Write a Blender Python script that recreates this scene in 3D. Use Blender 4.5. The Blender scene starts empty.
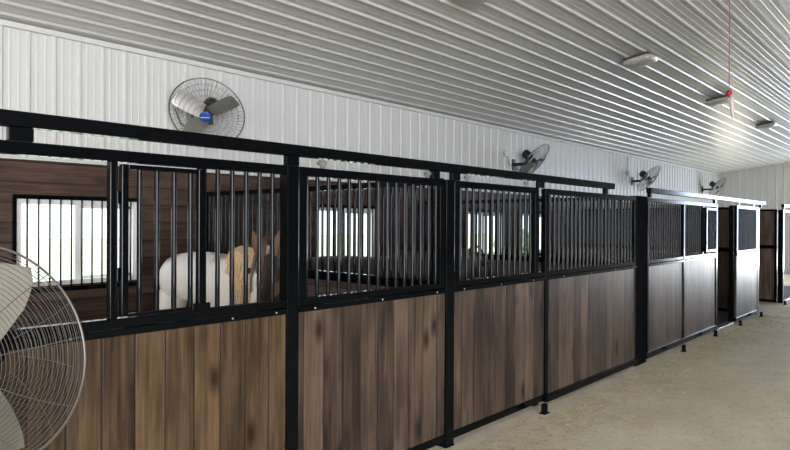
import bpy, bmesh, math, random
from mathutils import Vector, Matrix, noise
random.seed(7)
SC = bpy.context.scene
COL = SC.collection
PI = math.pi

# ------------------------------------------------------------------ materials
def new_mat(name):
    m = bpy.data.materials.new(name); m.use_nodes = True
    nt = m.node_tree; b = nt.nodes['Principled BSDF']
    return m, nt, b
def L(nt, a, b): nt.links.new(a, b)
def N(nt, kind, **kw):
    n = nt.nodes.new(kind)
    for k, v in kw.items():
        if k in n.inputs: n.inputs[k].default_value = v
        else: setattr(n, k, v)
    return n
def math_node(nt, op, a, b=None, c=None):
    n = nt.nodes.new('ShaderNodeMath'); n.operation = op
    for i, v in enumerate((a, b, c)):
        if v is None: continue
        if isinstance(v, (int, float)): n.inputs[i].default_value = v
        else: L(nt, v, n.inputs[i])
    return n.outputs[0]
def ramp(nt, fac, stops):
    r = nt.nodes.new('ShaderNodeValToRGB'); L(nt, fac, r.inputs[0])
    el = r.color_ramp.elements
    while len(el) < len(stops): el.new(0.5)
    for e, (p, c) in zip(el, stops): e.position = p; e.color = (*c, 1)
    return r.outputs[0]
def mix(nt, fac, a, b, mode='MIX'):
    n = nt.nodes.new('ShaderNodeMix'); n.data_type = 'RGBA'; n.blend_type = mode
    for i, v in ((0, fac), (6, a), (7, b)):
        if isinstance(v, (int, float)): n.inputs[i].default_value = v
        elif isinstance(v, tuple): n.inputs[i].default_value = (*v, 1)
        else: L(nt, v, n.inputs[i])
    return n.outputs[2]
def simple(name, col, rough=.5, metal=0., var=.06, scale=6., spec=.5, bump=0., coat=0.):
    m, nt, b = new_mat(name)
    g = N(nt, 'ShaderNodeNewGeometry')
    t = N(nt, 'ShaderNodeTexNoise', Scale=scale, Detail=5.); L(nt, g.outputs['Position'], t.inputs['Vector'])
    c = ramp(nt, t.outputs[0], [(.3, tuple(max(0, x*(1-var)) for x in col)), (.7, tuple(min(1, x*(1+var)) for x in col))])
    L(nt, c, b.inputs['Base Color'])
    r = N(nt, 'ShaderNodeMapRange'); L(nt, t.outputs[0], r.inputs[0])
    r.inputs[3].default_value = rough*.85; r.inputs[4].default_value = min(1, rough*1.2)
    L(nt, r.outputs[0], b.inputs['Roughness'])
    b.inputs['Metallic'].default_value = metal
    b.inputs['Specular IOR Level'].default_value = spec
    b.inputs['Coat Weight'].default_value = coat
    if bump:
        bp = N(nt, 'ShaderNodeBump', Strength=bump, Distance=.01); L(nt, t.outputs[0], bp.inputs['Height'])
        L(nt, bp.outputs[0], b.inputs['Normal'])
    return m
def planks(name, across, along, width, dark, mid, light, rough=.42, knots=1., offset=0.):
    """stained boards; across / along are world axes 0,1,2"""
    m, nt, b = new_mat(name)
    g = N(nt, 'ShaderNodeNewGeometry')
    s = N(nt, 'ShaderNodeSeparateXYZ'); L(nt, g.outputs['Position'], s.inputs[0])
    A, Z = s.outputs[across], s.outputs[along]
    u = math_node(nt, 'DIVIDE', math_node(nt, 'ADD', A, 50.+offset), width)
    idx = math_node(nt, 'FLOOR', u); fr = math_node(nt, 'FRACT', u)
    wn = N(nt, 'ShaderNodeTexWhiteNoise', noise_dimensions='1D'); L(nt, idx, wn.inputs['W'])
    rnd = wn.outputs['Value']
    # grain coordinates
    cv = N(nt, 'ShaderNodeCombineXYZ')
    L(nt, math_node(nt, 'MULTIPLY', A, 34.), cv.inputs[0])
    L(nt, math_node(nt, 'MULTIPLY', Z, 1.3), cv.inputs[1])
    L(nt, math_node(nt, 'MULTIPLY', rnd, 37.), cv.inputs[2])
    gr = N(nt, 'ShaderNodeTexNoise', Scale=1., Detail=8., Roughness=.62, Distortion=.7); L(nt, cv.outputs[0], gr.inputs['Vector'])
    cf = N(nt, 'ShaderNodeCombineXYZ')
    L(nt, math_node(nt, 'MULTIPLY', A, 150.), cf.inputs[0])
    L(nt, math_node(nt, 'MULTIPLY', Z, 4.), cf.inputs[1])
    L(nt, math_node(nt, 'MULTIPLY', rnd, 61.), cf.inputs[2])
    gf = N(nt, 'ShaderNodeTexNoise', Scale=1., Detail=4., Roughness=.6); L(nt, cf.outputs[0], gf.inputs['Vector'])
    # broad stain blotches
    cb = N(nt, 'ShaderNodeCombineXYZ')
    L(nt, math_node(nt, 'MULTIPLY', A, 4.5), cb.inputs[0])
    L(nt, math_node(nt, 'MULTIPLY', Z, 1.6), cb.inputs[1])
    L(nt, math_node(nt, 'MULTIPLY', rnd, 19.), cb.inputs[2])
    bl = N(nt, 'ShaderNodeTexNoise', Scale=1., Detail=3.); L(nt, cb.outputs[0], bl.inputs['Vector'])
    f = math_node(nt, 'ADD', math_node(nt, 'MULTIPLY', gr.outputs[0], .55), math_node(nt, 'MULTIPLY', gf.outputs[0], .25))
    f = math_node(nt, 'ADD', f, math_node(nt, 'MULTIPLY', bl.outputs[0], .45))
    f = math_node(nt, 'ADD', f, math_node(nt, 'MULTIPLY', math_node(nt, 'SUBTRACT', rnd, .5), .17))
    c = ramp(nt, f, [(.48, dark), (.62, mid), (.78, light)])
    # knots
    ck = N(nt, 'ShaderNodeCombineXYZ')
    L(nt, math_node(nt, 'MULTIPLY', A, 5.), ck.inputs[0])
    L(nt, math_node(nt, 'MULTIPLY', Z, 2.3), ck.inputs[1])
    L(nt, math_node(nt, 'MULTIPLY', rnd, 11.), ck.inputs[2])
    vo = N(nt, 'ShaderNodeTexVoronoi', Scale=1.); L(nt, ck.outputs[0], vo.inputs['Vector'])
    kn = N(nt, 'ShaderNodeMapRange'); L(nt, vo.outputs['Distance'], kn.inputs[0])
    kn.inputs[1].default_value = .06; kn.inputs[2].default_value = .26; kn.inputs[3].default_value = .85*knots; kn.inputs[4].default_value = 0
    c = mix(nt, kn.outputs[0], c, tuple(x*.3 for x in dark))
    # gap between boards
    e = math_node(nt, 'MINIMUM', fr, math_node(nt, 'SUBTRACT', 1., fr))
    gap = N(nt, 'ShaderNodeMapRange'); L(nt, e, gap.inputs[0])
    gap.inputs[1].default_value = .003/width; gap.inputs[2].default_value = .0065/width
    gap.inputs[3].default_value = 1; gap.inputs[4].default_value = 0
    c = mix(nt, math_node(nt, 'MULTIPLY', gap.outputs[0], .75), c, tuple(x*.35 for x in dark))
    L(nt, c, b.inputs['Base Color'])
    b.inputs['Roughness'].default_value = rough
    b.inputs['Specular IOR Level'].default_value = .22
    h = math_node(nt, 'SUBTRACT', math_node(nt, 'MULTIPLY', gf.outputs[0], .12), gap.outputs[0])
    bp = N(nt, 'ShaderNodeBump', Strength=.35, Distance=.006); L(nt, h, bp.inputs['Height']); L(nt, bp.outputs[0], b.inputs['Normal'])
    return m

M = {}
M['wood_front'] = planks('stained_vertical_boards', 0, 2, .155, (.021, .014, .011), (.056, .038, .0285), (.112, .077, .056), rough=.36)
M['wood_warm'] = planks('warm_vertical_boards', 0, 2, .15, (.019, .0115, .0068), (.054, .0335, .0185), (.108, .068, .036), rough=.36, offset=.06)
M['wood_side'] = planks('stained_partition_boards', 1, 2, .155, (.030, .020, .016), (.075, .050, .038), (.13, .088, .064), rough=.5, knots=.4)
M['wood_wall'] = planks('stained_horizontal_boards', 2, 0, .19, (.022, .013, .011), (.052, .031, .025), (.095, .058, .045), rough=.5, knots=.6)
M['wood_rail'] = planks('stained_horizontal_partition_boards', 2, 1, .19, (.055, .040, .040), (.115, .085, .082), (.18, .135, .128), rough=.45, knots=.4)
M['black'] = simple('black_powder_coat', (.0022, .0028, .0036), rough=.12, var=.1, scale=3, spec=.10)
M['bar'] = simple('glossy_black_bar', (.004, .005, .007), rough=.05, var=.05, scale=1, spec=.11)
M['black_matte'] = simple('matte_black_steel', (.006, .0065, .008), rough=.6, var=.2, scale=8, spec=.0)
M['white_steel'] = simple('white_ribbed_wall_steel', (.56, .57, .575), rough=.38, var=.008, scale=1.5)
M['ceil_steel'] = simple('white_ribbed_ceiling_steel', (.46, .46, .45), rough=.30, var=.01, scale=1.2)
M['vinyl'] = simple('white_vinyl', (.78, .78, .80), rough=.35, var=.02)
M['plastic_black'] = simple('black_plastic', (.010, .010, .011), rough=.45, var=.1, scale=30)
M['galv'] = simple('galvanised_steel', (.42, .43, .44), rough=.35, metal=.8, var=.12, scale=30)
M['blade'] = simple('aluminium_fan_blade', (.125, .12, .102), rough=.5, metal=.35, var=.05, scale=10)
M['blade_grey'] = simple('dull_grey_fan_blade', (.26, .255, .25), rough=.35, metal=.4, var=.1, scale=10)
M['wire'] = simple('chromed_guard_wire', (.085, .08, .075), rough=.4, metal=.4, var=.1, scale=10)
M['wire_dark'] = simple('dark_guard_wire', (.13, .13, .135), rough=.35, metal=.7, var=.1, scale=10)
M['blue'] = simple('blue_enamel_badge', (.010, .055, .30), rough=.3, var=.05)
M['white_ink'] = simple('white_print', (.7, .75, .85), rough=.5, var=.02)
M['box_grey'] = simple('grey_electrical_plastic', (.42, .42, .42), rough=.5, var=.04)
M['red'] = simple('red_cord', (.28, .008, .02), rough=.5, var=.08, scale=20)
M['grip'] = simple('pale_grip', (.42, .38, .35), rough=.5, var=.08, scale=20)
M['mat'] = simple('dark_rubber_stall_mat', (.055, .06, .065), rough=.75, var=.2, scale=14, bump=.3)
M['lens'] = simple('frosted_light_lens', (.38, .375, .36), rough=.3, var=.25, scale=25)
M['lens_housing'] = simple('dark_bronze_light_housing', (.045, .045, .045), rough=.4, var=.1)
M['hoof'] = simple('dark_hoof', (.05, .04, .035), rough=.5)
M['eye'] = simple('dark_horse_eye', (.006, .004, .003), rough=.08)
M['straw'] = simple('dry_straw', (.38, .32, .20), rough=.8, var=.2, scale=40)

def glass_mat():
    m, nt, b = new_mat('window_glass'); nt.nodes.remove(b)
    o = nt.nodes['Material Output']
    t = N(nt, 'ShaderNodeBsdfTransparent'); t.inputs[0].default_value = (.93, .96, .95, 1)
    g = N(nt, 'ShaderNodeBsdfGlossy', Roughness=.03)
    x = N(nt, 'ShaderNodeMixShader'); x.inputs[0].default_value = .05; L(nt, t.outputs[0], x.inputs[1]); L(nt, g.outputs[0], x.inputs[2])
    L(nt, x.outputs[0], o.inputs[0]); return m
M['glass'] = glass_mat()

def floor_mat():
    m, nt, b = new_mat('dusty_concrete_floor')
    g = N(nt, 'ShaderNodeNewGeometry')
    def no(s, d=6., r=.6):
        t = N(nt, 'ShaderNodeTexNoise', Scale=s, Detail=d, Roughness=r); L(nt, g.outputs['Position'], t.inputs['Vector']); return t.outputs[0]
    big, med, fine, mott = no(.7), no(3.2), no(60., 3.), no(14., 5., .7)
    c = ramp(nt, big, [(.36, (.62, .565, .46)), (.62, (.76, .69, .55))])
    c = mix(nt, ramp(nt, med, [(.42, (0,)*3), (.68, (.6,)*3)]), c, (.60, .50, .33))
    c = mix(nt, ramp(nt, mott, [(.5, (0,)*3), (.75, (.55,)*3)]), c, (.38, .32, .235))
    c = mix(nt, ramp(nt, fine, [(.56, (0,)*3), (.72, (.5,)*3)]), c, (.20, .17, .12))
    v = N(nt, 'ShaderNodeTexVoronoi', Scale=7.); L(nt, g.outputs['Position'], v.inputs['Vector'])
    spot = math_node(nt, 'MULTIPLY', math_node(nt, 'LESS_THAN', v.outputs['Distance'], .10), math_node(nt, 'GREATER_THAN', med, .52))
    c = mix(nt, math_node(nt, 'MULTIPLY', spot, .6), c, (.13, .11, .07))
    L(nt, c, b.inputs['Base Color']); b.inputs['Roughness'].default_value = .62
    b.inputs['Specular IOR Level'].default_value = .45
    bp = N(nt, 'ShaderNodeBump', Strength=.45, Distance=.008)
    L(nt, math_node(nt, 'ADD', math_node(nt, 'MULTIPLY', mott, .6), fine), bp.inputs['Height']); L(nt, bp.outputs[0], b.inputs['Normal'])
    return m
M['floor'] = floor_mat()
M['ground'] = simple('pale_gravel_yard', (.50, .50, .40), rough=.9, var=.12, scale=2.)
M['leaf'] = simple('green_shrub', (.30, .38, .20), rough=.7, var=.4, scale=5.)

# ------------------------------------------------------------------ mesh builder
class MB:
    def __init__(s): s.v = []; s.f = []; s.xf = Matrix.Identity(4); s.smooth = False
    def add(s, vs, fs):
        n = len(s.v); s.v += [s.xf @ Vector(p) for p in vs]; s.f += [tuple(i+n for i in f) for f in fs]; return s
    def box(s, x0, x1, y0, y1, z0, z1, bev=0.):
        if bev <= 0:
            s.add([(x, y, z) for x in (x0, x1) for y in (y0, y1) for z in (z0, z1)],
                  [(0, 1, 3, 2), (4, 6, 7, 5), (0, 4, 5, 1), (2, 3, 7, 6), (0, 2, 6, 4), (1, 5, 7, 3)])
            return s
        bm = bmesh.new(); bmesh.ops.create_cube(bm, size=1.)
        for v in bm.verts:
            v.co = Vector(((x0+x1)/2+v.co.x*(x1-x0), (y0+y1)/2+v.co.y*(y1-y0), (z0+z1)/2+v.co.z*(z1-z0)))
        bmesh.ops.bevel(bm, geom=bm.edges[:], offset=bev, segments=2, profile=.5, affect='EDGES')
        bm.verts.index_update()
        s.add([v.co.copy() for v in bm.verts], [tuple(v.index for v in f.verts) for f in bm.faces]); bm.free(); return s
    def tube(s, pts, r, n=8, closed=False, caps=True):
        pts = [Vector(p) for p in pts]; rs = r if isinstance(r, (list, tuple)) else [r]*len(pts)
        m = len(pts); vs = []; up = None
        for i, p in enumerate(pts):
            if closed: d = pts[(i+1) % m]-pts[i-1]
            else: d = pts[min(i+1, m-1)]-pts[max(i-1, 0)]
            d.normalize()
            if up is None: up = Vector((0, 0, 1)) if abs(d.z) < .9 else Vector((1, 0, 0))
            a = d.cross(up)
            if a.length < 1e-5: a = d.orthogonal()
            a.normalize(); b = a.cross(d).normalized(); up = b
            for k in range(n):
                t = 2*PI*k/n; vs.append(p+a*(math.cos(t)*rs[i])+b*(math.sin(t)*rs[i]))
        fs = [(i*n+k, i*n+(k+1) % n, ((i+1) % m)*n+(k+1) % n, ((i+1) % m)*n+k) for i in range(m if closed else m-1) for k in range(n)]
        if caps and not closed: fs += [tuple(range(n)), tuple(range((m-1)*n, m*n))]
        return s.add(vs, fs)
    def lathe(s, prof, n=24):   # profile of (r, z) about local z
        vs = [(r*math.cos(2*PI*k/n), r*math.sin(2*PI*k/n), z) for r, z in prof for k in range(n)]
        m = len(prof)
        fs = [(i*n+k, i*n+(k+1) % n, (i+1)*n+(k+1) % n, (i+1)*n+k) for i in range(m-1) for k in range(n)]
        fs += [tuple(range(n))[::-1], tuple(range((m-1)*n, m*n))]
        return s.add(vs, fs)
    def ring(s, R, z, r, n=56, k=5):
        return s.tube([(R*math.cos(2*PI*i/n), R*math.sin(2*PI*i/n), z) for i in range(n)], r, k, closed=True)
    def extrude(s, prof, axis, a0, a1):   # open profile of 3-D points swept along an axis
        n = len(prof); vs = []
        for a in (a0, a1):
            for p in prof:
                q = list(p); q[axis] = a; vs.append(q)
        return s.add(vs, [(i, i+1, n+i+1, n+i) for i in range(n-1)])
    def build(s, name, mat, parent=None, smooth=False, world=True):
        me = bpy.data.meshes.new(name)
        off = Vector(parent['_o']) if (parent is not None and world) else Vector((0, 0, 0))
        me.from_pydata([tuple(v-off) for v in s.v], [], s.f); me.update()
        bm = bmesh.new(); bm.from_mesh(me); bmesh.ops.recalc_face_normals(bm, faces=bm.faces[:]); bm.to_mesh(me); bm.free()
        if smooth:
            me.polygons.foreach_set('use_smooth', [True]*len(me.polygons))
            try: me.set_sharp_from_angle(angle=math.radians(40))
            except Exception: pass
        me.materials.append(M[mat] if isinstance(mat, str) else mat)
        o = bpy.data.objects.new(name, me); COL.objects.link(o)
        if parent is not None: o.parent = parent; o['_o'] = tuple(parent['_o']) if world else (0., 0., 0.)
        return o
ROOTS = []
def thing(name, label, cat, loc, group=None, kind=None):
    o = bpy.data.objects.new(name, None); COL.objects.link(o); o.location = loc; o['_o'] = tuple(float(c) for c in loc)
    o.empty_display_size = .1; tag(o, label, cat, group, kind); return o
def tag(o, label=None, cat=None, group=None, kind=None):
    if label: o['label'] = label
    if cat: o['category'] = cat
    if group: o['group'] = group
    if kind: o['kind'] = kind
    return o
def struct(name, mb, mat, smooth=False):
    o = mb.build(name, mat, smooth=smooth); o['kind'] = 'structure'; return o
def rot_to(n, roll=0.):
    """matrix turning local +z onto n"""
    n = Vector(n).normalized(); up = Vector((0, 0, 1))
    x = up.cross(n).normalized(); y = n.cross(x)
    m = Matrix((x, y, n)).transposed().to_4x4()
    return m @ Matrix.Rotation(roll, 4, 'Z')

# ------------------------------------------------------------------ the building
F = 2.844                 # plane of the stall fronts
BACK, ENDX = 6.50, 24.4
RIDGE_Y, OPPY, LEFTX = -1.2, -8.9, -7.0
SLOPE = .14
def ceil_z(y): return 3.55+SLOPE*(BACK-y) if y >= RIDGE_Y else 3.55+SLOPE*(BACK-RIDGE_Y)-SLOPE*(RIDGE_Y-y)
P = .2286
def rib_profile(t0, t1, phase=0.):
    """(t, height) of ribbed steel: raised ribs every 9 in, two low ones between"""
    out = [(t0, 0.)]; k = math.floor((t0-phase)/P)
    while True:
        c = phase+k*P
        if c > t1: break
        pts = [(c-.022, 0), (c-.010, .020), (c+.010, .020), (c+.022, 0)]
        for q in (.33, .66):
            d = c+P*q; pts += [(d-.012, 0), (d-.006, .0025), (d+.006, .0025), (d+.012, 0)]
        out += [p for p in pts if t0 < p[0] < t1]; k += 1
    out.append((t1, 0.)); return out
WINS = [(1.70, 2.84), (5.30, 6.42), (8.74, 9.92), (10.56, 11.70)]
WZ0, WZ1 = 1.07, 1.90
LIN = 6.44                # face of the wood lining

mb = MB().box(LEFTX, ENDX+.1, OPPY, BACK+.1, -.12, 0.)
struct('floor', mb, 'floor')
# ceiling in two slopes, ribs run along the barn
mb = MB()
for a, b, s in ((RIDGE_Y, BACK+.05, 1), (OPPY-.05, RIDGE_Y, -1)):
    pr = [(0, t, ceil_z(t)-h) for t, h in rib_profile(a, b, 6.33)]
    mb.extrude(pr, 0, LEFTX-.1, ENDX+.15)
struct('ceiling', mb, 'ceil_steel')
mb = MB().box(LEFTX-.1, ENDX+.15, OPPY-.1, BACK+.1, ceil_z(RIDGE_Y)+.12, ceil_z(RIDGE_Y)+.16)
# outer roof deck keeps daylight out above the ceiling
struct('trim_1', mb, 'lens_housing')
# back wall: ribbed steel above the lining; behind the lining a plain sheet with window holes
def wall_with_holes(mb, x0, x1, z0, z1, y0, y1, holes):
    xs = x0
    for a, b in holes:
        mb.box(xs, a, y0, y1, z0, z1); mb.box(a, b, y0, y1, z0, WZ0); mb.box(a, b, y0, y1, WZ1, z1); xs = b
    mb.box(xs, x1, y0, y1, z0, z1)
mb = MB()
pr = [(t, BACK-h, 0) for t, h in rib_profile(LEFTX, ENDX, 1.82-P*40)]
mb.extrude(pr, 2, 2.10, 3.62)
wall_with_holes(mb, LEFTX, ENDX, -.1, 2.12, BACK+.01, BACK+.07, WINS)
struct('wall_back', mb, 'white_steel')
mb = MB(); wall_with_holes(mb, LEFTX, ENDX-.02, 0., 2.27, LIN, BACK-.02, WINS)
o = struct('trim_2', mb, 'wood_wall')
mb = MB().box(LEFTX, ENDX, LIN-.005, BACK-.02, 2.272, 2.287); struct('trim_3', mb, 'white_steel')
mb = MB().box(LEFTX, ENDX, BACK-.055, BACK-.021, 3.495, 3.545); struct('trim_4', mb, 'white_steel')
# end wall with the aisle doorway
mb = MB()
for (a, b, zb, zt) in ((-8.9, -2.2, 0., 0), (-2.2, 2.4, 3.3, 0), (2.4, 5.05, 0., 0), (5.05, 6.25, 0., 1.3), (5.05, 6.25, 2.2, 0), (6.25, BACK, 0., 0)):
    pr = [(ENDX-h, t, 0) for t, h in rib_profile(a, b, 4.47)]
    for i in range(len(pr)-1):
        p, q = pr[i], pr[i+1]
        mb.add([(p[0], p[1], zb), (q[0], q[1], zb), (q[0], q[1], zt or ceil_z(q[1])+.03), (p[0], p[1], zt or ceil_z(p[1])+.03)], [(0, 1, 2, 3)])
struct('wall_end', mb, 'white_steel')
mb = MB().box(LEFTX-.06, LEFTX, OPPY, -2.2, 0, 4.7).box(LEFTX-.06, LEFTX, 2.4, BACK, 0, 4.0).box(LEFTX-.06, LEFTX, -2.2, 2.4, 3.3, 4.7)
struct('wall_left', mb, 'white_steel')
mb = MB().box(LEFTX, -6.2, OPPY-.06, OPPY, 0, 3.6).box(-.4, ENDX, OPPY-.06, OPPY, 0, 3.6).box(-6.2, -.4, OPPY-.06, OPPY, 3.2, 3.6)  # gap in the unseen opposite wall, added to let in side light
struct('wall_front', mb, 'wood_wall')
# ground outside
mb = MB().box(-60, 90, -60, 70, -.3, -.13); struct('ground', mb, 'ground')

# windows
for i, (a, b) in enumerate(WINS):
    w = thing('window_%d' % (i+1), 'white vinyl sliding window in the back wall', 'window', ((a+b)/2, LIN, WZ0), kind='structure')
    del w['category']
    y0, y1 = LIN-.012, BACK+.06; t = .045
    fm = MB().box(a, a+t, y0, y1, WZ0, WZ1).box(b-t, b, y0, y1, WZ0, WZ1).box(a+t, b-t, y0, y1, WZ0, WZ0+t).box(a+t, b-t, y0, y1, WZ1-t, WZ1)
    fm.build('window_frame', 'vinyl', w)
    c = (a+b)/2
    MB().box(c-.03, c+.03, BACK-.01, BACK+.03, WZ0+t, WZ1-t).box(c+.03, b-t, BACK, BACK+.03, WZ0+t, WZ0+t+.03).box(b-t-.03, b-t, BACK, BACK+.03, WZ0+t, WZ1-t).box(c+.03, b-t, BACK, BACK+.03, WZ1-t-.03, WZ1-t).build('sash', 'vinyl', w)
    MB().box(a+t, b-t, BACK+.035, BACK+.039, WZ0+t, WZ1-t).build('pane', 'glass', w)
w = thing('window_5', 'white vinyl window in the end wall', 'window', (ENDX, 5.65, 1.3), kind='structure'); del w['category']
MB().box(ENDX-.03, ENDX+.06, 5.05, 5.10, 1.3, 2.2).box(ENDX-.03, ENDX+.06, 6.20, 6.25, 1.3, 2.2).box(ENDX-.03, ENDX+.06, 5.10, 6.20, 1.3, 1.35).box(ENDX-.03, ENDX+.06, 5.10, 6.20, 2.15, 2.2).build('window_frame', 'vinyl', w)
MB().box(ENDX+.03, ENDX+.034, 5.10, 6.20, 1.35, 2.15).build('pane', 'glass', w)
# black guards over the windows
wl = ['black barred guard over the brightest window in the nearest stall', 'black barred guard over the window behind the dark horse',
      'black barred guard over the window seen through the second sliding door', 'black barred guard over the farthest visible stall window']
for i, (a, b) in enumerate(WINS):
    g = thing('window_guard', wl[i], 'window guard', ((a+b)/2, LIN-.03, WZ0-.03), 'barred guards over the stall windows')
    y0, y1 = LIN-.045, LIN-.014
    MB().box(a-.03, b+.03, y0, y1, WZ1, WZ1+.04).box(a-.03, b+.03, y0, y1, WZ0-.06, WZ0-.02).box(a-.03, a, y0, y1, WZ0-.02, WZ1).box(b, b+.03, y0, y1, WZ0-.02, WZ1).build('guard_frame', 'black', g)
    bm = None; x = a+.09
    while x < b-.03:
        if bm is None:
            o = MB().tube([(0, 0, WZ0-.02), (0, 0, WZ1)], .009, 8).build('bar', 'black', g, world=False, smooth=True); bm = o.data
        else:
            o = bpy.data.objects.new('bar', bm); COL.objects.link(o); o.parent = g
        o.location = Vector((x, LIN-.03, 0))-Vector(g['_o']); x += .097

# ------------------------------------------------------------------ stall fronts
RT0, RT1 = 1.965, 2.018      # top rail
RM0, RM1 = 1.165, 1.245      # middle rail
BARP = .0875
def put_bars(parent, spots, z0, z1, r=.0125, axis_x=True, const=F):
    me = None
    for s in spots:
        if me is None:
            o = MB().tube([(0, 0, z0), (0, 0, z1)], r, 12).build('bar', 'bar', parent, world=False, smooth=True); me = o.data
        else:
            o = bpy.data.objects.new('bar', me); COL.objects.link(o); o.parent = parent
        w = Vector((s, const, 0)) if axis_x else Vector((const, s, 0))
        o.location = w-Vector(parent['_o'])
def span(a, b, x0, pitch=BARP):
    out = []; k = math.ceil((a-x0)/pitch)
    while x0+k*pitch < b: out.append(x0+k*pitch); k += 1
    return out
def mid_rail(mb, a, b, y):
    mb.box(a, b, y-.025, y+.025, RM0+.036, RM1, .004).box(a, b, y-.034, y+.025, RM0, RM0+.033, .004)
def bolts(parent, xs, y, z):
    for x in xs:
        m = MB(); m.xf = Matrix.Translation((x, y, z)) @ Matrix.Rotation(PI/2, 4, 'X')
        m.lathe([(.001, .0), (.0055, .0), (.0055, .003), (.003, .005), (.001, .005)], 8).build('bolt', 'galv', parent, smooth=True)

# --- nearest fixed front, with the feed opening and its grille door
A0 = -.03
t = thing('fixed_stall_section', 'nearest fixed stall front, brown boards and open feed gap behind the big fan', 'stall front', (1.03, F, 0), 'fixed stall fronts')
MB().box(A0, 2.105, F-.025, F+.025, RT0, RT1, .004).build('top_rail', 'black', t)
m = MB(); mid_rail(m, A0, 2.105, F); m.build('middle_rail', 'black', t)
MB().box(A0, 2.105, F-.03, F+.03, .03, .10, .004).build('bottom_rail', 'black', t)
MB().box(A0, 2.105, F-.018, F+.018, .10, RM0).build('board_panel', 'wood_warm', t)
for a in (.655, 1.122, 1.568): MB().box(a, a+.036, F-.022, F+.022, RM1, RT0, .004).build('stile', 'black', t)
put_bars(t, span(A0+.03, .63, 1.261), RM1, RT0); put_bars(t, span(1.66, 2.09, 1.679, .0862), RM1, RT0)
bolts(t, (.3, .95, 1.75, 2.03), F-.034, RM0+.016)
fd = MB().box(1.160, 1.192, F-.058, F-.024, RM1+.012, RT0-.012, .004).box(1.54, 1.58, F-.058, F-.024, RM1+.012, RT0-.012, .004)\
    .box(1.192, 1.54, F-.055, F-.027, RT0-.034, RT0-.012, .003).box(1.192, 1.54, F-.055, F-.027, RM1+.008, RM1+.022, .003).build('feed_door', 'black', t)
put_bars(fd, (1.248, 1.332, 1.418, 1.504), RM1+.018, RT0-.03, const=F-.041)
for z in (1.45, 1.80): MB().tube([(1.150, F-.036, z-.03), (1.150, F-.036, z+.03)], .008, 10).build('hinge', 'black', fd, smooth=True)
MB().box(1.50, 1.60, F-.072, F-.0585, RM1+.005, RM1+.04, .004).build('latch', 'black', fd)

# --- posts
def post(x0, x1, label, y0=F-.03, y1=F+.05, top=2.018, mat='black'):
    p = thing('steel_post', label, 'post', ((x0+x1)/2, (y0+y1)/2, 0), 'posts carrying the stall fronts')
    MB().box(x0, x1, y0, y1, .008, top, .005).build('post_tube', mat, p)
    MB().box(x0-.003, x1+.003, y0-.004, y1+.02, 0, .008).build('base_plate', 'black', p)
    return p
post(2.108, 2.192, 'black steel post between the nearest fixed boards and the first sliding door')
post(3.577, 3.676, 'black steel post between the two nearest sliding doors')
post(4.965, 5.045, 'black steel post in the shaded gap right of the second sliding door', F+.035, F+.10)
post(7.215, 7.53, 'wide matte black steel post after the longest barred front', F-.03, F+.06, 2.03, 'black_matte')
post(10.42, 10.49, 'bright-edged steel post on the near side of the open stall doorway')
post(11.46, 11.56, 'dark steel post on the far side of the open stall doorway', F-.02, F+.06)
post(13.06, 13.20, 'bright steel post at the far end of the slid-open door')
post(15.22, 15.32, 'bright steel post at the right edge of the photo, after the dark board panel', F-.05, F+.05)

# --- sliding doors
def sliding_door(x0, x1, label, y, st=.062, bars=None, n_bolt=3, bx=None):
    d = thing('sliding_stall_door', label, 'stall door', ((x0+x1)/2, y, 0), 'sliding stall doors')
    MB().box(x0, x1, y-.022, y+.022, RT0, RT1, .004).build('top_rail', 'black', d)
    m = MB(); mid_rail(m, x0, bx or x1, y); m.build('middle_rail', 'black', d)
    MB().box(x0, bx or x1, y-.022, y+.022, .045, .105, .004).build('bottom_rail', 'black', d)
    for a in (x0, x1-st): MB().box(a, a+st, y-.022, y+.022, RM1, RT0, .004).build('stile', 'black', d)
    MB().box(x0+.004, (bx or x1)-.004, y-.018, y+.014, .105, RM0).build('board_panel', 'wood_front', d)
    put_bars(d, bars if bars else span(x0+st+.02, x1-st-.01, x0+.065), RM1, RT0, const=y)
    bolts(d, [x0+st+.05+(x1-x0-2*st-.1)*i/(n_bolt-1) for i in range(n_bolt)], y-.034, RM0+.016)
    for hx in (x0+.19, x1-.19):
        h = MB(); h.box(hx-.022, hx+.022, y-.003, y+.003, RT1-.002, 2.07)
        o = h.build('hanger', 'galv', d)
        r = MB()
        for q in (-.018, .018):
            r.xf = Matrix.Translation((hx+q, y, 2.052)) @ Matrix.Rotation(PI/2, 4, 'X'); r.lathe([(.003, -.012), (.014, -.012), (.014, .012), (.003, .012)], 12)
        r.build('roller', 'galv', o, smooth=True)
    return d
y1 = F-.0
sliding_door(2.197, 3.573, 'first sliding door from the left, tall bars above brown knotty boards', F,
             bars=[2.265, 2.350, 2.438, 2.526, 2.612, 2.700, 2.787, 2.873, 2.960, 3.048, 3.136, 3.221, 3.308, 3.398, 3.480])
sliding_door(3.681, 4.945, 'second sliding door from the left, purplish brown boards beside the shaded gap', F, bars=[3.778+.0873*i for i in range(13)], bx=5.052)
sliding_door(11.45, 12.84, 'slid-open door with pale shining boards beyond the open doorway', F-.05)

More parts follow.
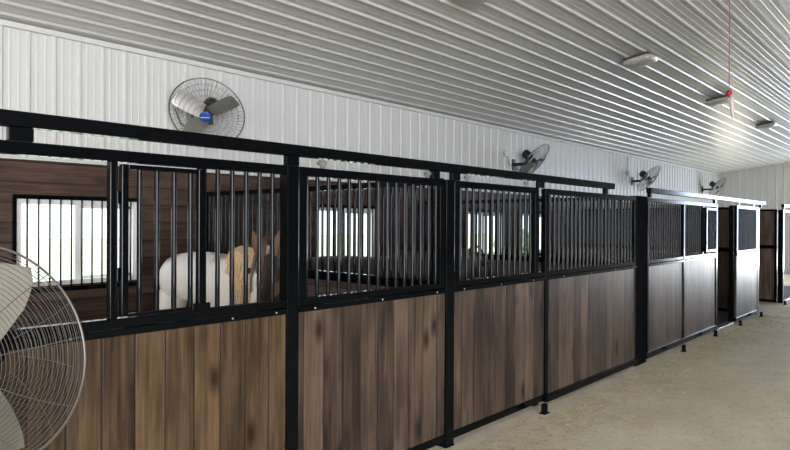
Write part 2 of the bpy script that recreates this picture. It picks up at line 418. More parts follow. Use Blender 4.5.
# --- long fixed front of the second stall
t = thing('fixed_stall_section', 'longest fixed stall front, evenly barred, with blue-grey boards before the wide black post', 'stall front', (6.15, F+.01, 0), 'fixed stall fronts')
a, b, y = 5.06, 7.21, F
MB().box(a, b, y-.025, y+.025, RT0, RT1, .004).build('top_rail', 'black', t)
m = MB(); mid_rail(m, a+.06, b, y); m.build('middle_rail', 'black', t)
MB().box(a, b, y-.05, y+.02, .03, .095, .004).build('bottom_rail', 'black', t)
MB().box(a, a+.06, y-.028, y+.022, .095, RT0, .004).build('stile', 'black', t)
MB().box(b-.05, b, y-.022, y+.022, RM1, RT0, .004).build('stile', 'black', t)
MB().box(a+.06, b, y-.018, y+.016, .095, RM0).build('board_panel', 'wood_front', t)
put_bars(t, span(a+.10, b-.06, a+.12), RM1, RT0, const=y)
bolts(t, (5.4, 6.0, 6.6, 7.1), y-.034, RM0+.016)

# --- third stall: two fixed sections, small grille door in the second
t = thing('fixed_stall_section', 'fixed stall front with a small framed feed door beside the open doorway', 'stall front', (9., F, 0), 'fixed stall fronts')
a, b, y = 7.56, 10.415, F
MB().box(a, b, y-.025, y+.025, RT0, RT1, .004).build('top_rail', 'black', t)
m = MB(); mid_rail(m, a+.05, 8.89, y); mid_rail(m, 8.94, b, y); m.build('middle_rail', 'black', t)
MB().box(a, b, y-.03, y+.03, .03, .10, .004).build('bottom_rail', 'black', t)
for q, w in ((a, .05), (8.89, .05)): MB().box(q, q+w, y-.03, y+.022, .10, RT0, .004).build('stile', 'black', t)
MB().box(9.76, 9.80, y-.022, y+.022, RM1, RT0, .004).build('stile', 'black', t)
MB().box(a+.05, 8.89, y-.018, y+.018, .10, RM0).box(8.94, b, y-.018, y+.018, .10, RM0).build('board_panel', 'wood_front', t)
put_bars(t, span(a+.08, 8.87, a+.12)+span(8.96, 9.74, a+.12), RM1, RT0, const=y)
fd = MB().box(9.83, 9.88, y-.055, y-.023, 1.27, 1.945, .004).box(10.34, 10.39, y-.055, y-.023, 1.27, 1.945, .004)\
    .box(9.88, 10.34, y-.055, y-.023, 1.905, 1.945, .004).box(9.88, 10.34, y-.055, y-.023, 1.27, 1.31, .004).build('feed_door', 'black', t)
put_bars(fd, [9.94+.0875*i for i in range(5)], 1.29, 1.92, const=y-.04)
for z in (1.42, 1.82): MB().tube([(9.815, y-.045, z-.035), (9.815, y-.045, z+.035)], .018, 10).build('hinge', 'black_matte', fd, smooth=True)
# fixed section behind the slid-open door
t = thing('fixed_stall_section', 'fixed stall front half hidden behind the slid-open door', 'stall front', (12.3, F+.02, 0), 'fixed stall fronts')
y = F+.03
MB().box(11.565, 13.055, y-.02, y+.02, RT0, RT1).build('top_rail', 'black', t)
MB().box(11.565, 13.055, y-.02, y+.02, RM0, RM1).build('middle_rail', 'black', t)
MB().box(11.565, 13.055, y-.02, y+.02, .03, .1).build('bottom_rail', 'black', t)
MB().box(11.565, 13.055, y-.015, y+.015, .1, RM0).build('board_panel', 'wood_front', t)
put_bars(t, span(11.65, 13.06, 11.68), RM1, RT0, const=y)

# --- tracks
def track(x0, x1, sup, label, y=F-.005):
    k = thing('door_track', label, 'door track', ((x0+x1)/2, y, 2.075), 'overhead tracks of the sliding doors')
    MB().box(x0, x1, y-.035, y+.03, 2.077, 2.14, .005).build('track_rail', 'black', k)
    for a, b in sup: MB().box(a, b, y-.02, y+.02, 2.0195, 2.0765, .003).build('support_block', 'black', k)
track(-.6, 6.57, [(.72, .812), (2.108, 2.195), (3.42, 3.50), (3.655, 3.75), (4.94, 5.04), (6.36, 6.42)], 'long black track over the two nearest sliding doors')
track(7.57, 13.55, [(7.58, 7.63), (10.28, 10.34), (13.24, 13.28)], 'bright far track running above the open doorway', F-.03)
track(15.38, 20.5, [(15.42, 15.48)], 'track just entering the photo at its right edge')
t = thing('door_frame_header', 'bright steel header beyond the last post at the right edge', 'door header', (17.5, F, RT0), None)
MB().box(15.33, 19.8, F-.03, F+.03, RT0, RT1, .004).build('header_rail', 'black', t)
t = thing('door_threshold', 'low steel threshold across the open stall doorway', 'threshold', (11., F, 0), 'steel thresholds on the floor')
MB().box(10.51, 11.44, F-.035, F+.035, 0, .035, .004).build('threshold_bar', 'galv', t)
t = thing('door_threshold', 'low steel threshold past the last post at the right edge', 'threshold', (16.4, F, 0), 'steel thresholds on the floor')
MB().box(15.35, 17.5, F-.035, F+.035, 0, .035, .004).build('threshold_bar', 'galv', t)

# --- floor guides for the doors
gl = ['small black door guide on the floor beneath the second sliding door', 'small black door guide on the floor beside the middle stile of the third stall',
      'small black door guide on the floor at the near corner of the open doorway', 'small black door guide on the floor under the slid-open door near edge',
      'small black door guide standing past the far corner of the slid-open door', 'small black door guide on the floor by the last bright post']
for (x, yy), lb in zip(((4.85, F-.14), (8.5, F-.16), (10.0, F-.14), (11.36, F-.15), (12.72, F-.17), (15.0, F-.13)), gl):
    g = thing('door_guide', lb, 'door guide', (x, yy, 0), 'floor guides of the sliding doors')
    MB().box(x-.045, x+.045, yy-.03, yy+.03, 0, .006).build('foot_plate', 'black_matte', g)
    MB().box(x-.03, x+.03, yy-.018, yy+.018, .006, .085, .004).build('guide_block', 'black_matte', g)

# --- partitions
def grille_partition(x, label):
    p = thing('stall_partition', label, 'stall partition', (x, 4.65, 0), 'partitions between the stalls')
    y0, y1 = F+.06, LIN-.05
    MB().box(x-.025, x+.025, y0, y1, 1.985, 2.035, .004).build('top_rail', 'black', p)
    MB().box(x-.028, x+.028, y0, y1, 1.165, 1.245, .004).build('middle_rail', 'black', p)
    MB().box(x-.025, x+.025, y0, y0+.045, .02, 1.985).box(x-.025, x+.025, y1-.045, y1, .02, 1.985).build('stile', 'black', p)
    MB().box(x-.018, x+.018, y0+.045, y1-.045, .02, 1.165).build('board_panel', 'wood_rail', p)
    put_bars(p, span(y0+.09, y1-.06, y0+.1), 1.245, 1.985, axis_x=False, const=x)
grille_partition(3.63, 'barred partition behind the pale maned horse')
grille_partition(7.40, 'barred partition at the far side of the dark horse stall')
def board_partition(x, label):
    p = thing('board_partition', label, 'stall partition', (x, 4.65, 0), 'partitions between the stalls')
    y0, y1 = F+.07, LIN-.05
    MB().box(x-.02, x+.02, y0, y1, .05, 1.99).build('board_panel', 'wood_side', p)
    for nm, z0, z1 in (('top_rail', 1.985, 2.03), ('middle_rail', 1.165, 1.245), ('bottom_rail', .0, .06)):
        MB().box(x-.03, x+.03, y0, y1, z0, z1, .004).build(nm, 'black', p)
    MB().box(x-.03, x+.03, y0-.0, y0+.05, .06, 1.985).build('stile', 'black', p)
board_partition(12.98, 'dark solid board partition seen through the open stall doorway')
board_partition(15.27, 'dark solid board partition standing beside the last bright post')
for a, b, lb in ((7.6, 12.9, 'dark rubber mat on the floor of the stall with the open doorway'), (15.4, 19.5, 'dark rubber mat past the last post at the right edge')):
    mt = MB().box(a, b, F+.10, LIN-.03, 0, .012).build('stall_mat', 'mat'); tag(mt, lb, 'stall mat', 'rubber stall mats')

# ------------------------------------------------------------------ fans
def guard(mb, R, depth, n_ring, n_rad, wr, rr, off=0., front=True, seg=56, inner=.07):
    s = 1 if front else -1
    def prof(q): # q 0..1 from centre to rim -> (r, z)
        r = inner+(R-inner)*q; z = depth*(1-q**2.6); return r, s*z
    for i in range(n_ring):
        r, z = prof(i/(n_ring-1)); mb.ring(r, z, wr, seg, 4)
    for k in range(n_rad):
        a = off+2*PI*k/n_rad
        pts = []
        for j in range(9):
            r, z = prof(j/8); pts.append((r*math.cos(a), r*math.sin(a), z-s*wr*1.4))
        mb.tube(pts, rr, 4)
def blade_mesh(mb, a, r0, r1, c0, c1, pitch, thick=.002):
    ca, sa = math.cos(a), math.sin(a); n = 7; nv = 5; top = []
    for i in range(n):
        q = i/(n-1); r = r0+(r1-r0)*q; c = c0+(c1-c0)*min(1, q*1.8)
        if i == n-1: c *= .86
        for j in range(nv):
            w = (j/(nv-1)-.5)*c; x = r; yy = w*math.cos(pitch); z = w*math.sin(pitch)+.10*(w*w)/c
            top.append((x*ca-yy*sa, x*sa+yy*ca, z))
    vs = top+[(x, y, z-thick) for x, y, z in top]; m = len(top); fs = []
    for i in range(n-1):
        for j in range(nv-1):
            q = (i*nv+j, i*nv+j+1, (i+1)*nv+j+1, (i+1)*nv+j); fs.append(q); fs.append(tuple(x+m for x in q[::-1]))
    for i in range(n-1):
        for j in (0, nv-1): fs.append((i*nv+j, (i+1)*nv+j, (i+1)*nv+j+m, i*nv+j+m))
    for j in range(nv-1):
        for i in (0, n-1): fs.append((i*nv+j, i*nv+j+1, i*nv+j+1+m, i*nv+j+m))
    mb.add(vs, fs)
def fan_head(root, c, n, R=.40, roll=0., big=False, blades=(2.6, .45, 4.0)):
    X = Matrix.Translation(c) @ rot_to(n, roll)
    def mk():
        m = MB(); m.xf = X; return m
    D = .085 if not big else .10
    wm = 'wire' if big else 'wire_dark'
    m = mk(); guard(m, R, D, 27 if big else 7, 10 if big else 60, .0011 if big else .0016, .0015 if big else .0016, .2, True, 80 if big else 48, .055 if big else .075); fg = m.build('front_guard', wm, root)
    m = mk(); guard(m, R, D, 24 if big else 5, 10 if big else 40, .0008 if big else .0014, .0013 if big else .0014, .2+PI/10, False, 80 if big else 48, .10); m.build('rear_guard', wm, root)
    m = mk(); m.ring(R+.003, 0, .0045 if big else .007, 80, 8); m.build('rim', 'wire' if big else 'wire_dark', root, smooth=True)
    for a in blades:
        m = mk(); blade_mesh(m, a, .05, R*(.88 if big else .93), .16 if not big else .13, .19 if not big else .25, math.radians(24)); m.build('blade', 'blade' if big else 'blade_grey', root, smooth=True)
    m = mk(); m.lathe([(.001, .045), (.04, .04), (.045, .0), (.045, -.04), (.001, -.04)], 24); m.build('hub', 'plastic_black', root, smooth=True)
    br = .062 if not big else .055
    m = mk(); m.lathe([(.001, D+.010), (br*.85, D+.008), (br, D+.002), (br, D-.006), (.001, D-.006)], 32); bd = m.build('badge', 'blue' if not big else 'plastic_black', root, smooth=True)
    if not big:   # band of small unreadable lettering across the badge
        m = mk()
        for i in range(9):
            x = -.042+i*.0105; h = (.010, .007, .010, .007, .007, .010, .007, .010, .007)[i]
            m.box(x-.003, x+.003, -.006, -.006+h, D+.0095, D+.0110); m.box(x-.003, x+.005, -.0075, -.005, D+.0095, D+.0110)
        m.build('lettering', 'white_ink', bd)
    m = mk(); m.lathe([(.001, -.04), (.045, -.04), (.05, -.06), (.05, -.115), (.035, -.13), (.001, -.135)] if big else [(.001, -.10), (.075, -.10), (.088, -.13), (.088, -.24), (.07, -.27), (.001, -.275)], 28); m.build('motor', 'black_matte' if big else 'plastic_black', root, smooth=True)
    return X
def wall_fan(px, c, n, label, blades=(2.6, .45, 4.0)):
    c = Vector(c); back = X0 = Vector(n).normalized()
    root = thing('wall_fan', label, 'fan', (c.x, BACK-.03, c.z-.25), 'round fans mounted high on the white wall')
    fan_head(root, c, n, blades=blades)
    mpt = c-X0*.19
    zz = mpt.z-.17
    MB().box(mpt.x-.05, mpt.x+.05, BACK-.045, BACK-.0205, zz-.11, zz+.11, .004).build('mount_plate', 'plastic_black', root)
    MB().box(mpt.x-.022, mpt.x+.022, mpt.y-.02, BACK-.045, zz-.03, zz+.03, .005).build('arm', 'plastic_black', root)
    MB().tube([(mpt.x, mpt.y, zz-.02), (mpt.x, mpt.y, mpt.z-.05)], .022, 10).build('upright', 'plastic_black', root, smooth=True)
    MB().tube([(mpt.x-.03, mpt.y, mpt.z-.06), (mpt.x-.10, mpt.y+.1, mpt.z-.30), (mpt.x-.2, BACK-.06, mpt.z-.18), (mpt.x-.26, BACK-.05, mpt.z-.02)], .006, 6).build('power_cord', 'plastic_black', root, smooth=True)
    return mpt
fans = [((3.42, 6.02, 2.875), (-.58, -.58, -.57), 'grey wall fan nearest the camera, seen face-on with a blue hub badge', (2.55, .45, 3.95)),
        ((10.36, 6.02, 2.90), (.14, -.75, -.64), 'wall fan second from the left, tilted above the second sliding door', (2.2, .1, 4.3)),
        ((16.25, 6.02, 2.90), (.0, -.80, -.60), 'wall fan third from the left, above the near end of the far track', (1.9, 5.9, 3.9)),
        ((22.30, 6.00, 2.94), (.0, -.80, -.60), 'farthest wall fan, close to the corner with the end wall', (2.4, .3, 4.4))]
bl = ['small outlet box on the white wall left of the nearest round fan', 'small outlet box on the white wall left of the second fan',
      'small outlet box on the white wall left of the third fan', 'small outlet box on the white wall left of the farthest fan']
for i, (c, n, lb, bs) in enumerate(fans):
    mp = wall_fan(c[0], c, n, lb, bs)
    if i == 0: continue
    bx = mp.x-.30; bz = mp.z+.02
    ob = thing('outlet_box', bl[i], 'outlet box', (bx, BACK-.03, bz-.05), 'outlet boxes by the wall fans')
    MB().box(bx-.035, bx+.035, BACK-.065, BACK-.0205, bz-.06, bz+.06, .004).build('box_body', 'box_grey', ob)
    MB().box(bx-.02, bx+.02, BACK-.07, BACK-.0655, bz-.045, bz+.045, .001).build('outlet_face', 'vinyl', ob)
    MB().tube([(bx, BACK-.03, bz+.06), (bx, BACK-.03, ceil_z(BACK)-.08)], .008, 6).build('conduit', 'box_grey', ob, smooth=True)

# big pedestal fan close to the camera, facing it
root = thing('pedestal_fan', 'large round fan with pale blades in a wire cage, lower left foreground', 'fan', (.62, 2.42, 0))
fc = Vector((.50, 2.39, 1.235)); fn = Vector((-.73, -.683, .0))
fan_head(root, fc, fn, R=.378, big=True, blades=(1.32, -1.20, -3.10))
hb = fc-fn*.125-Vector((.683, -.73, 0))*.085
MB().tube([(hb.x, hb.y, .03), (hb.x, hb.y, .75)], .020, 14).build('pole', 'plastic_black', root, smooth=True)
MB().tube([(hb.x, hb.y, .75), (hb.x, hb.y, 1.17)], .014, 14).build('pole_extension', 'galv', root, smooth=True)
m = MB(); m.xf = Matrix.Translation((hb.x, hb.y, 0)); m.lathe([(.001, 0), (.20, 0), (.20, .012), (.05, .035), (.03, .06), (.001, .06)], 32); m.build('base', 'plastic_black', root, smooth=True)
MB().tube([(hb.x, hb.y, .72), (hb.x-.03, hb.y-.03, .72)], .012, 10).build('knob', 'plastic_black', root, smooth=True)

# ------------------------------------------------------------------ ceiling lights
def ceiling_light(x, y, label):
    z = ceil_z(y)-.019; s = math.atan(SLOPE)
    r = thing('ceiling_light', label, 'ceiling light', (x, y, z), 'square lights on the ribbed ceiling')
    X = Matrix.Translation((x, y, z)) @ Matrix.Rotation(-s, 4, 'X')
    m = MB(); m.xf = X; m.box(-.15, .15, -.17, .17, -.045, 0, .008); m.build('housing', 'lens_housing', r)
    m = MB(); m.xf = X
    n = 40; prof = [(.20, -.045), (.215, -.06), (.20, -.085), (.15, -.105), (.06, -.115), (.0, -.116)]
    vs = []
    for q, zz in prof:
        for k in range(n):
            a = 2*PI*k/n; c, d = math.cos(a), math.sin(a)
            e = 4.; sx = abs(c)**(2/e)*(1 if c > 0 else -1); sy = abs(d)**(2/e)*(1 if d > 0 else -1)
            vs.append((q*.92*sx, q*1.0*sy, zz))
    fs = [(i*n+k, i*n+(k+1) % n, (i+1)*n+(k+1) % n, (i+1)*n+k) for i in range(len(prof)-1) for k in range(n)]+[tuple(range(n))]
    m.add(vs, fs); m.build('lens', 'lens', r, smooth=True)
    return r
for x, lb in ((4.80, 'ceiling light cut by the top edge of the photo'), (8.36, 'nearest whole ceiling light, left of the hanging red cord'),
              (12.05, 'ceiling light just behind the hanging red cord'), (15.75, 'farthest ceiling light, right of the hanging red cord')):
    ceiling_light(x, 3.24 if x > 5 else 3.36, lb)

# hanging red cord
cx, cy = 5.53, 1.405
cord = thing('pull_cord', 'thin red cord hanging from the ceiling with a pale tapered handle', 'cord', (cx, cy, ceil_z(cy)-.02))
MB().tube([(cx, cy, ceil_z(cy)-.02), (cx-.003, cy, 3.6), (cx, cy, 2.83)], .0033, 8).build('cord', 'red', cord, smooth=True)
m = MB(); m.xf = Matrix.Translation((cx, cy, 2.775)) @ Matrix.Rotation(.5, 4, 'Y') ; m.lathe([(.001, .03), (.014, .024), (.024, .006), (.022, -.012), (.012, -.03), (.001, -.034)], 14); m.build('knob', 'red', cord, smooth=True)
MB().tube([(cx+.012, cy-.012, 2.745), (cx+.016, cy-.014, 2.72), (cx+.022, cy-.018, 2.64), (cx+.030, cy-.022, 2.565)], [.009, .020, .017, .010], 12).build('handle', 'grip', cord, smooth=True)
MB().box(cx-.02, cx+.02, cy-.02, cy+.02, ceil_z(cy)-.03, ceil_z(cy)-.019).build('ceiling_hook', 'galv', cord)

# ------------------------------------------------------------------ horses
def skin_mesh(verts, edges, root_i, sub=2):
    me = bpy.data.meshes.new('tmp'); me.from_pydata([v[0] for v in verts], edges, []); me.update()
    o = bpy.data.objects.new('tmp', me); COL.objects.link(o)
    md = o.modifiers.new('s', 'SKIN')
    if not me.skin_vertices: bpy.context.view_layer.objects.active = o
    sv = me.skin_vertices[0].data
    for i, v in enumerate(verts):
        r = v[1]; sv[i].radius = (r, r) if isinstance(r, (int, float)) else r
        sv[i].use_root = (i == root_i)
    md.branch_smoothing = .6
    sb = o.modifiers.new('u', 'SUBSURF'); sb.levels = sub; sb.render_levels = sub
    dg = bpy.context.evaluated_depsgraph_get(); ev = o.evaluated_get(dg)
    out = bpy.data.meshes.new_from_object(ev, depsgraph=dg)
    bpy.data.objects.remove(o); return out
def coat_mat(name, rough=.5):
    m, nt, b = new_mat(name)
    a = N(nt, 'ShaderNodeVertexColor'); a.layer_name = 'coat'
    g = N(nt, 'ShaderNodeTexCoord')
    t = N(nt, 'ShaderNodeTexNoise', Scale=60., Detail=4.); L(nt, g.outputs['Object'], t.inputs['Vector'])
    c = mix(nt, .25, a.outputs[0], t.outputs[0], 'OVERLAY')
    L(nt, c, b.inputs['Base Color']); b.inputs['Roughness'].default_value = rough
    b.inputs['Sheen Weight'].default_value = .15
    bp = N(nt, 'ShaderNodeBump', Strength=.15, Distance=.004); L(nt, t.outputs[0], bp.inputs['Height']); L(nt, bp.outputs[0], b.inputs['Normal'])
    return m
M['coat'] = coat_mat('horse_coat')
def horse(label, loc, rotz, colour, mane_mat, neck, head_dir, scale=1., forelock_mat=None):
    """neck: list of 4 local points withers->poll; head_dir: local unit vector poll->muzzle"""
    root = thing('horse', label, 'horse', loc, 'horses standing in the stalls'); root.rotation_euler = (0, 0, rotz); root.scale = (scale,)*3
    V = []; E = []
    def v(p, r, link=None):
        V.append((p, r)); i = len(V)-1
        if link is not None: E.append((link, i))
        return i
    pel = v((-.52, 0, 1.13), (.27, .29)); lo = v((-.20, 0, 1.09), (.29, .31), pel); ba = v((.12, 0, 1.07), (.29, .32), lo)
    ch = v((.40, 0, 1.09), (.25, .31), ba); br = v((.60, 0, 1.13), (.20, .24), ch)
    n0 = br
    for p, r in zip(neck[:-1], ((.13, .20), (.105, .155), (.095, .13))): n0 = v(p, r, n0)
    poll = Vector(neck[-1]); hd = Vector(head_dir).normalized()
    pl = v(tuple(poll), (.088, .105), n0)
    ck = v(tuple(poll+hd*.16), (.088, .125), pl); ns = v(tuple(poll+hd*.34), (.062, .082), ck)
    mz = v(tuple(poll+hd*.50), (.056, .062), ns); v(tuple(poll+hd*.57), (.044, .048), mz)
    dk = v((-.76, 0, 1.14), (.17, .2), pel); tl = v((-.86, 0, 1.16), .05, dk)
    for s in (-1, 1):
        h = v((-.60, s*.15, .98), (.15, .19), pel); st = v((-.50, s*.17, .80), (.10, .14), h); hk = v((-.74, s*.15, .50), (.055, .065), st)
        cn = v((-.72, s*.145, .32), .038, hk); ft = v((-.70, s*.145, .15), .042, cn); v((-.64, s*.145, .04), .052, ft)
        sh = v((.42, s*.13, .92), (.13, .16), ch); el = v((.38, s*.15, .74), (.08, .10), sh); kn = v((.42, s*.145, .46), .052, el)
        cn = v((.42, s*.14, .30), .036, kn); ft = v((.42, s*.14, .14), .042, cn); v((.47, s*.14, .04), .052, ft)
    me = skin_mesh(V, E, pel); me.name = 'body'
    ca = me.color_attributes.new('coat', 'FLOAT_COLOR', 'POINT')
    for i, q in enumerate(me.vertices): ca.data[i].color = (*colour(q.co, poll, hd), 1)
    me.polygons.foreach_set('use_smooth', [True]*len(me.polygons)); me.materials.clear(); me.materials.append(M['coat'])
    b = bpy.data.objects.new('body', me); COL.objects.link(b); b.parent = root
    # head frame: side vector, forehead normal
    side = hd.cross(Vector((0, 0, 1))).normalized(); fwd = side.cross(hd).normalized()
    if fwd.z < 0: fwd = -fwd
    def lm(): return MB()
    for s in (-1, 1):   # ears, eyes, nostrils, hooves
        m = lm(); base = poll+side*(s*.062)-hd*.03; tip = base+Vector((0, 0, .13))+side*(s*.035)+fwd*.02
        m.tube([base-Vector((0, 0, .03)), base.lerp(tip, .35), base.lerp(tip, .7), tip], [.030, .034, .022, .004], 10)
        e = m.build('ear', M['coat'], root, smooth=True, world=False)
        ea = e.data.color_attributes.new('coat', 'FLOAT_COLOR', 'POINT')
        cc = colour(poll-Vector((0, 0, 0)), poll, hd, True)
        for d in ea.data: d.color = (*cc, 1)
        m = lm(); m.xf = Matrix.Translation(poll+hd*.13+side*(s*.083)+fwd*.045); m.lathe([(.001, -.022), (.014, -.018), (.022, 0), (.014, .018), (.001, .022)], 12)
        m.build('eye', 'eye', root, smooth=True, world=False)
        m = lm(); m.xf = Matrix.Translation(poll+hd*.53+side*(s*.036)+fwd*.03); m.lathe([(.001, -.016), (.012, -.01), (.014, 0), (.012, .01), (.001, .016)], 10)
        m.build('nostril', 'eye', root, smooth=True, world=False)
        for x, y0 in ((-.63, .145), (.48, .14)):
            m = lm(); m.xf = Matrix.Translation((x, s*y0, 0)); m.lathe([(.068, 0), (.056, .05), (.048, .075), (.001, .075)], 16); m.build('hoof', 'hoof', root, smooth=True, world=False)
    # mane falling on the near side, forelock and tail, each a clump of tapering locks
    pts = [Vector((.40, 0, 1.38))]+[Vector(p)+Vector((0, 0, r)) for p, r in zip(neck[:-1], (.19, .14, .105))]+[poll+Vector((0, 0, .07))]
    rs = [.15, .13, .10, .085, .05]
    m = lm()
    for k in range(120):
        q = k/119*(len(pts)-1); i = min(int(q), len(pts)-2); w = q-i
        p = pts[i].lerp(pts[i+1], w); d = (pts[i+1]-pts[i]).normalized(); sd = Vector((d.y, -d.x, 0)).normalized()
        wd = rs[i]*(1-w)+rs[i+1]*w; ln = random.uniform(.34, .52)
        j = random.uniform(-.012, .012)
        a = p+Vector((0, 0, .0)); c1 = p+sd*(wd*.75+.01)-Vector((0, 0, .045+j)); c2 = p+sd*(wd+.035)-Vector((0, 0, ln*.55)); c3 = p+sd*(wd+.03+j)-Vector((0, 0, ln))+d*.03
        m.tube([a-sd*.02-Vector((0, 0, .02)), a+sd*.03, c1, c2, c3], [.008, .012, .013, .010, .002], 5)
    m.build('mane', mane_mat, root, smooth=True, world=False)
    m = lm()
    for k in range(7):
        o = side*random.uniform(-.03, .03); a = poll+Vector((0, 0, .10))-hd*.02
        m.tube([a+o*.4, a+fwd*.06+hd*.06+o, poll+fwd*.105+hd*.14+o*1.3, poll+fwd*.085+hd*.20+o*1.4], [.012, .013, .010, .003], 5)
    m.build('forelock', forelock_mat or mane_mat, root, smooth=True, world=False)
    m = lm()
    for k in range(26):
        a = 2*PI*k/26; o = Vector((math.cos(a)*.035, math.sin(a)*.045, 0)); ln = random.uniform(.75, .95)
        m.tube([(-.86, 0, 1.19), Vector((-.93, 0, 1.10))+o*.7, Vector((-.95, 0, .8))+o, Vector((-.94, 0, 1.15-ln))+o*.9], [.02, .018, .018, .004], 5)
    m.build('tail', mane_mat, root, smooth=True, world=False)
    return root
M['flaxen'] = simple('flaxen_horse_hair', (.52, .36, .22), rough=.5, var=.3, scale=40)
M['chestnut_hair'] = simple('chestnut_horse_hair', (.07, .030, .016), rough=.5, var=.3, scale=40)
M['black_hair'] = simple('black_horse_hair', (.012, .010, .010), rough=.45, var=.2, scale=40)
def pinto(c, poll, hd, ear=False):
    chest, white, tan, dark = (.20, .080, .038), (.66, .63, .63), (.36, .22, .12), (.038, .017, .011)
    if ear: return (.12, .052, .026)
    w = noise.noise(c*2.1+Vector((3, 1, 0)))*.16
    d = (c-poll).dot(hd); lat = c-poll-hd*d
    if (c-poll).length < .68 and d > -.06 and lat.length < .22 and c.x > poll.x-.25:
        side = hd.cross(Vector((0, 0, 1))).normalized(); fwd = side.cross(hd).normalized(); fwd = fwd if fwd.z > 0 else -fwd
        if lat.dot(fwd) > .01 and abs(lat.dot(side)) < .016+.016*(d > .25): return (.62, .58, .56)
        return dark
    if c.x > .74+w*.3: return chest if c.z > 1.2 else tan
    if c.x < -.50+w*.8 and c.z > .96+w*.6+(c.x+.85)*.7: return chest
    if c.z > 1.30+w*.35 and -.5 < c.x < .45: return (.22, .13, .09)
    if .52+w < c.x: return tan
    return white
def bay(c, poll, hd, ear=False):
    return (.028, .013, .010) if c.z > .5 else (.012, .009, .008)
horse('white and chestnut horse with a flaxen mane looking out from the nearest stall', (2.95, 4.98, 0), -PI/2, pinto, 'flaxen',
      [(.80, -.04, 1.17), (.96, -.13, 1.23), (1.08, -.24, 1.31), (1.15, -.31, 1.355)], (.18, -.30, -.93), 1.07, 'chestnut_hair')
horse('dark bay horse in the second stall, silhouetted against the window', (4.72, 4.95, 0), math.atan2(-.80, .60), bay, 'black_hair',
      [(.80, 0, 1.18), (.98, 0, 1.24), (1.14, 0, 1.30), (1.26, .0, 1.33)], (.50, .0, -.86), 1.0)

# black water bucket hung in the nearest stall
# ------------------------------------------------------------------ straw on the floor
mb = MB()
for k in range(5000):
    if random.random() < .55:
        x = random.uniform(3.2, 13.); y = F-.08-abs(random.gauss(0, .35))
    else:
        x = random.uniform(2.5, 22.); y = random.uniform(-1., 2.7)
    if y > 2.68: continue
    a = random.uniform(0, PI); l = random.uniform(.012, .045); r = random.uniform(.0008, .0018)
    dx, dy = math.cos(a)*l, math.sin(a)*l
    mb.add([(x-dx-dy*.05, y-dy+dx*.05, .0015), (x+dx-dy*.05, y+dy+dx*.05, .003), (x+dx+dy*.05, y+dy-dx*.05, .0015), (x-dx+dy*.05, y-dy-dx*.05, .003),
            (x, y, .005)], [(0, 1, 4), (1, 2, 4), (2, 3, 4), (3, 0, 4), (0, 3, 2, 1)])
o = mb.build('straw', 'straw'); tag(o, 'bits of dry straw scattered over the dusty aisle floor', 'straw', kind='stuff')

# shrubs outside the windows
for i, (x, y, r) in enumerate(((6.6, 13.5, .8), (29., 18., 1.1))):
    bm = bmesh.new(); bmesh.ops.create_icosphere(bm, subdivisions=4, radius=1.)
    for v in bm.verts:
        d = v.co.normalized(); k = 1+.35*noise.noise(d*3+Vector((i*5, 0, 0)))+.15*noise.noise(d*11)
        v.co = Vector((d.x*r*k, d.y*r*k, d.z*r*.8*k))
    me = bpy.data.meshes.new('shrub'); bm.to_mesh(me); bm.free(); me.materials.append(M['leaf'])
    o = bpy.data.objects.new('shrub', me); COL.objects.link(o); o.location = (x, y, r*.6-.13)
    tag(o, ('green shrub outside the brightest window', 'green shrub outside the farthest visible stall window')[i], 'shrub', 'shrubs outside the windows')

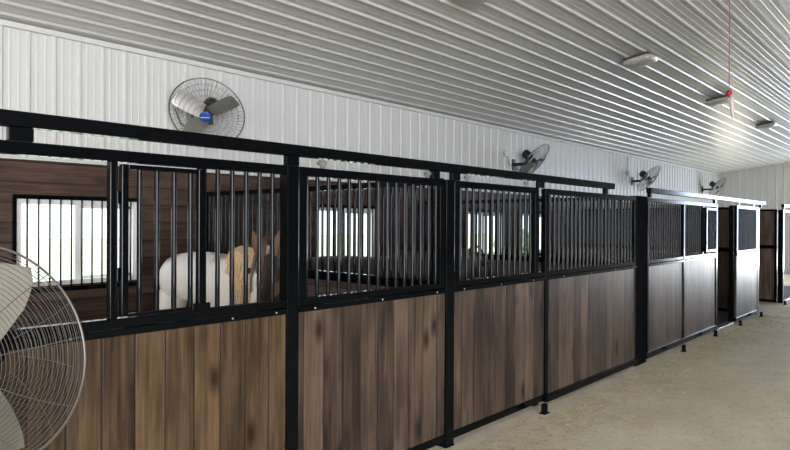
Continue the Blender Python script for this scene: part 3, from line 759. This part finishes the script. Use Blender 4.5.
# ------------------------------------------------------------------ light
w = bpy.data.worlds.new('sky'); SC.world = w; w.use_nodes = True; nt = w.node_tree
bg = nt.nodes['Background']; bg.inputs[0].default_value = (.86, .93, 1., 1); bg.inputs[1].default_value = 2.6
def area(name, loc, direction, sx, sy, power, col):
    l = bpy.data.lights.new(name, 'AREA'); l.shape = 'RECTANGLE'; l.size = sx; l.size_y = sy; l.energy = power; l.color = col
    o = bpy.data.objects.new(name, l); COL.objects.link(o); o.location = loc
    o.rotation_euler = Vector(direction).to_track_quat('-Z', 'Y').to_euler(); return o
area('daylight_far_doorway', (ENDX-.1, .1, 1.7), (-1, 0, 0), 4.4, 3.2, 520, (.60, .77, 1.))
area('sunlit_ground_far_doorway', (ENDX-.15, .3, .5), (-1, 0, .55), 4.4, .6, 120, (1., .86, .66))
area('daylight_near_doorway', (LEFTX+.1, .1, 1.7), (1, 0, 0), 4.4, 3.2, 230, (1., .94, .84))
area('added_side_fill', (-3.3, OPPY+.1, 1.6), (.55, 1, .08), 5.6, 3.0, 1650, (.98, .98, 1.))  # added fill light at the invented, unseen side opening
area('daylight_end_window', (ENDX-.08, 5.65, 1.75), (-1, 0, .0), 1.1, .8, 17, (1., .88, .66))
sun = bpy.data.lights.new('sun', 'SUN'); sun.energy = 4.5; sun.angle = .01; sun.color = (1, .94, .84)
so = bpy.data.objects.new('sun', sun); COL.objects.link(so); so.rotation_euler = Vector((-.35, -.35, -.87)).to_track_quat('-Z', 'Y').to_euler(); so.location = (0, 0, 20)

# ------------------------------------------------------------------ camera
cam = bpy.data.cameras.new('camera'); cam.sensor_width = 36; cam.lens = 605/790*36; cam.clip_start = .02; cam.clip_end = 300
co = bpy.data.objects.new('camera', cam); COL.objects.link(co)
ya, pi_, ro = (math.radians(a) for a in (43.1, -.19, -.27))
Fv = Vector((math.cos(ya)*math.cos(pi_), math.sin(ya)*math.cos(pi_), math.sin(pi_)))
r0 = Vector((math.sin(ya), -math.cos(ya), 0)); d0 = -(r0.cross(Fv))
Rv = r0*math.cos(ro)+d0*math.sin(ro); Dv = -r0*math.sin(ro)+d0*math.cos(ro)
mw = Matrix((Rv, -Dv, -Fv)).transposed().to_4x4(); mw.translation = Vector((0, 0, 1.69)); co.matrix_world = mw
SC.camera = co
for o in list(bpy.data.objects):
    if '_o' in o: del o['_o']
vs = SC.view_settings; vs.view_transform = 'Standard'; vs.look = 'None'; vs.gamma = 1; vs.exposure = .27; vs.use_curve_mapping = False
SC.cycles.max_bounces = 8; SC.cycles.diffuse_bounces = 5; SC.cycles.transparent_max_bounces = 16
SC.cycles.sample_clamp_indirect = 8
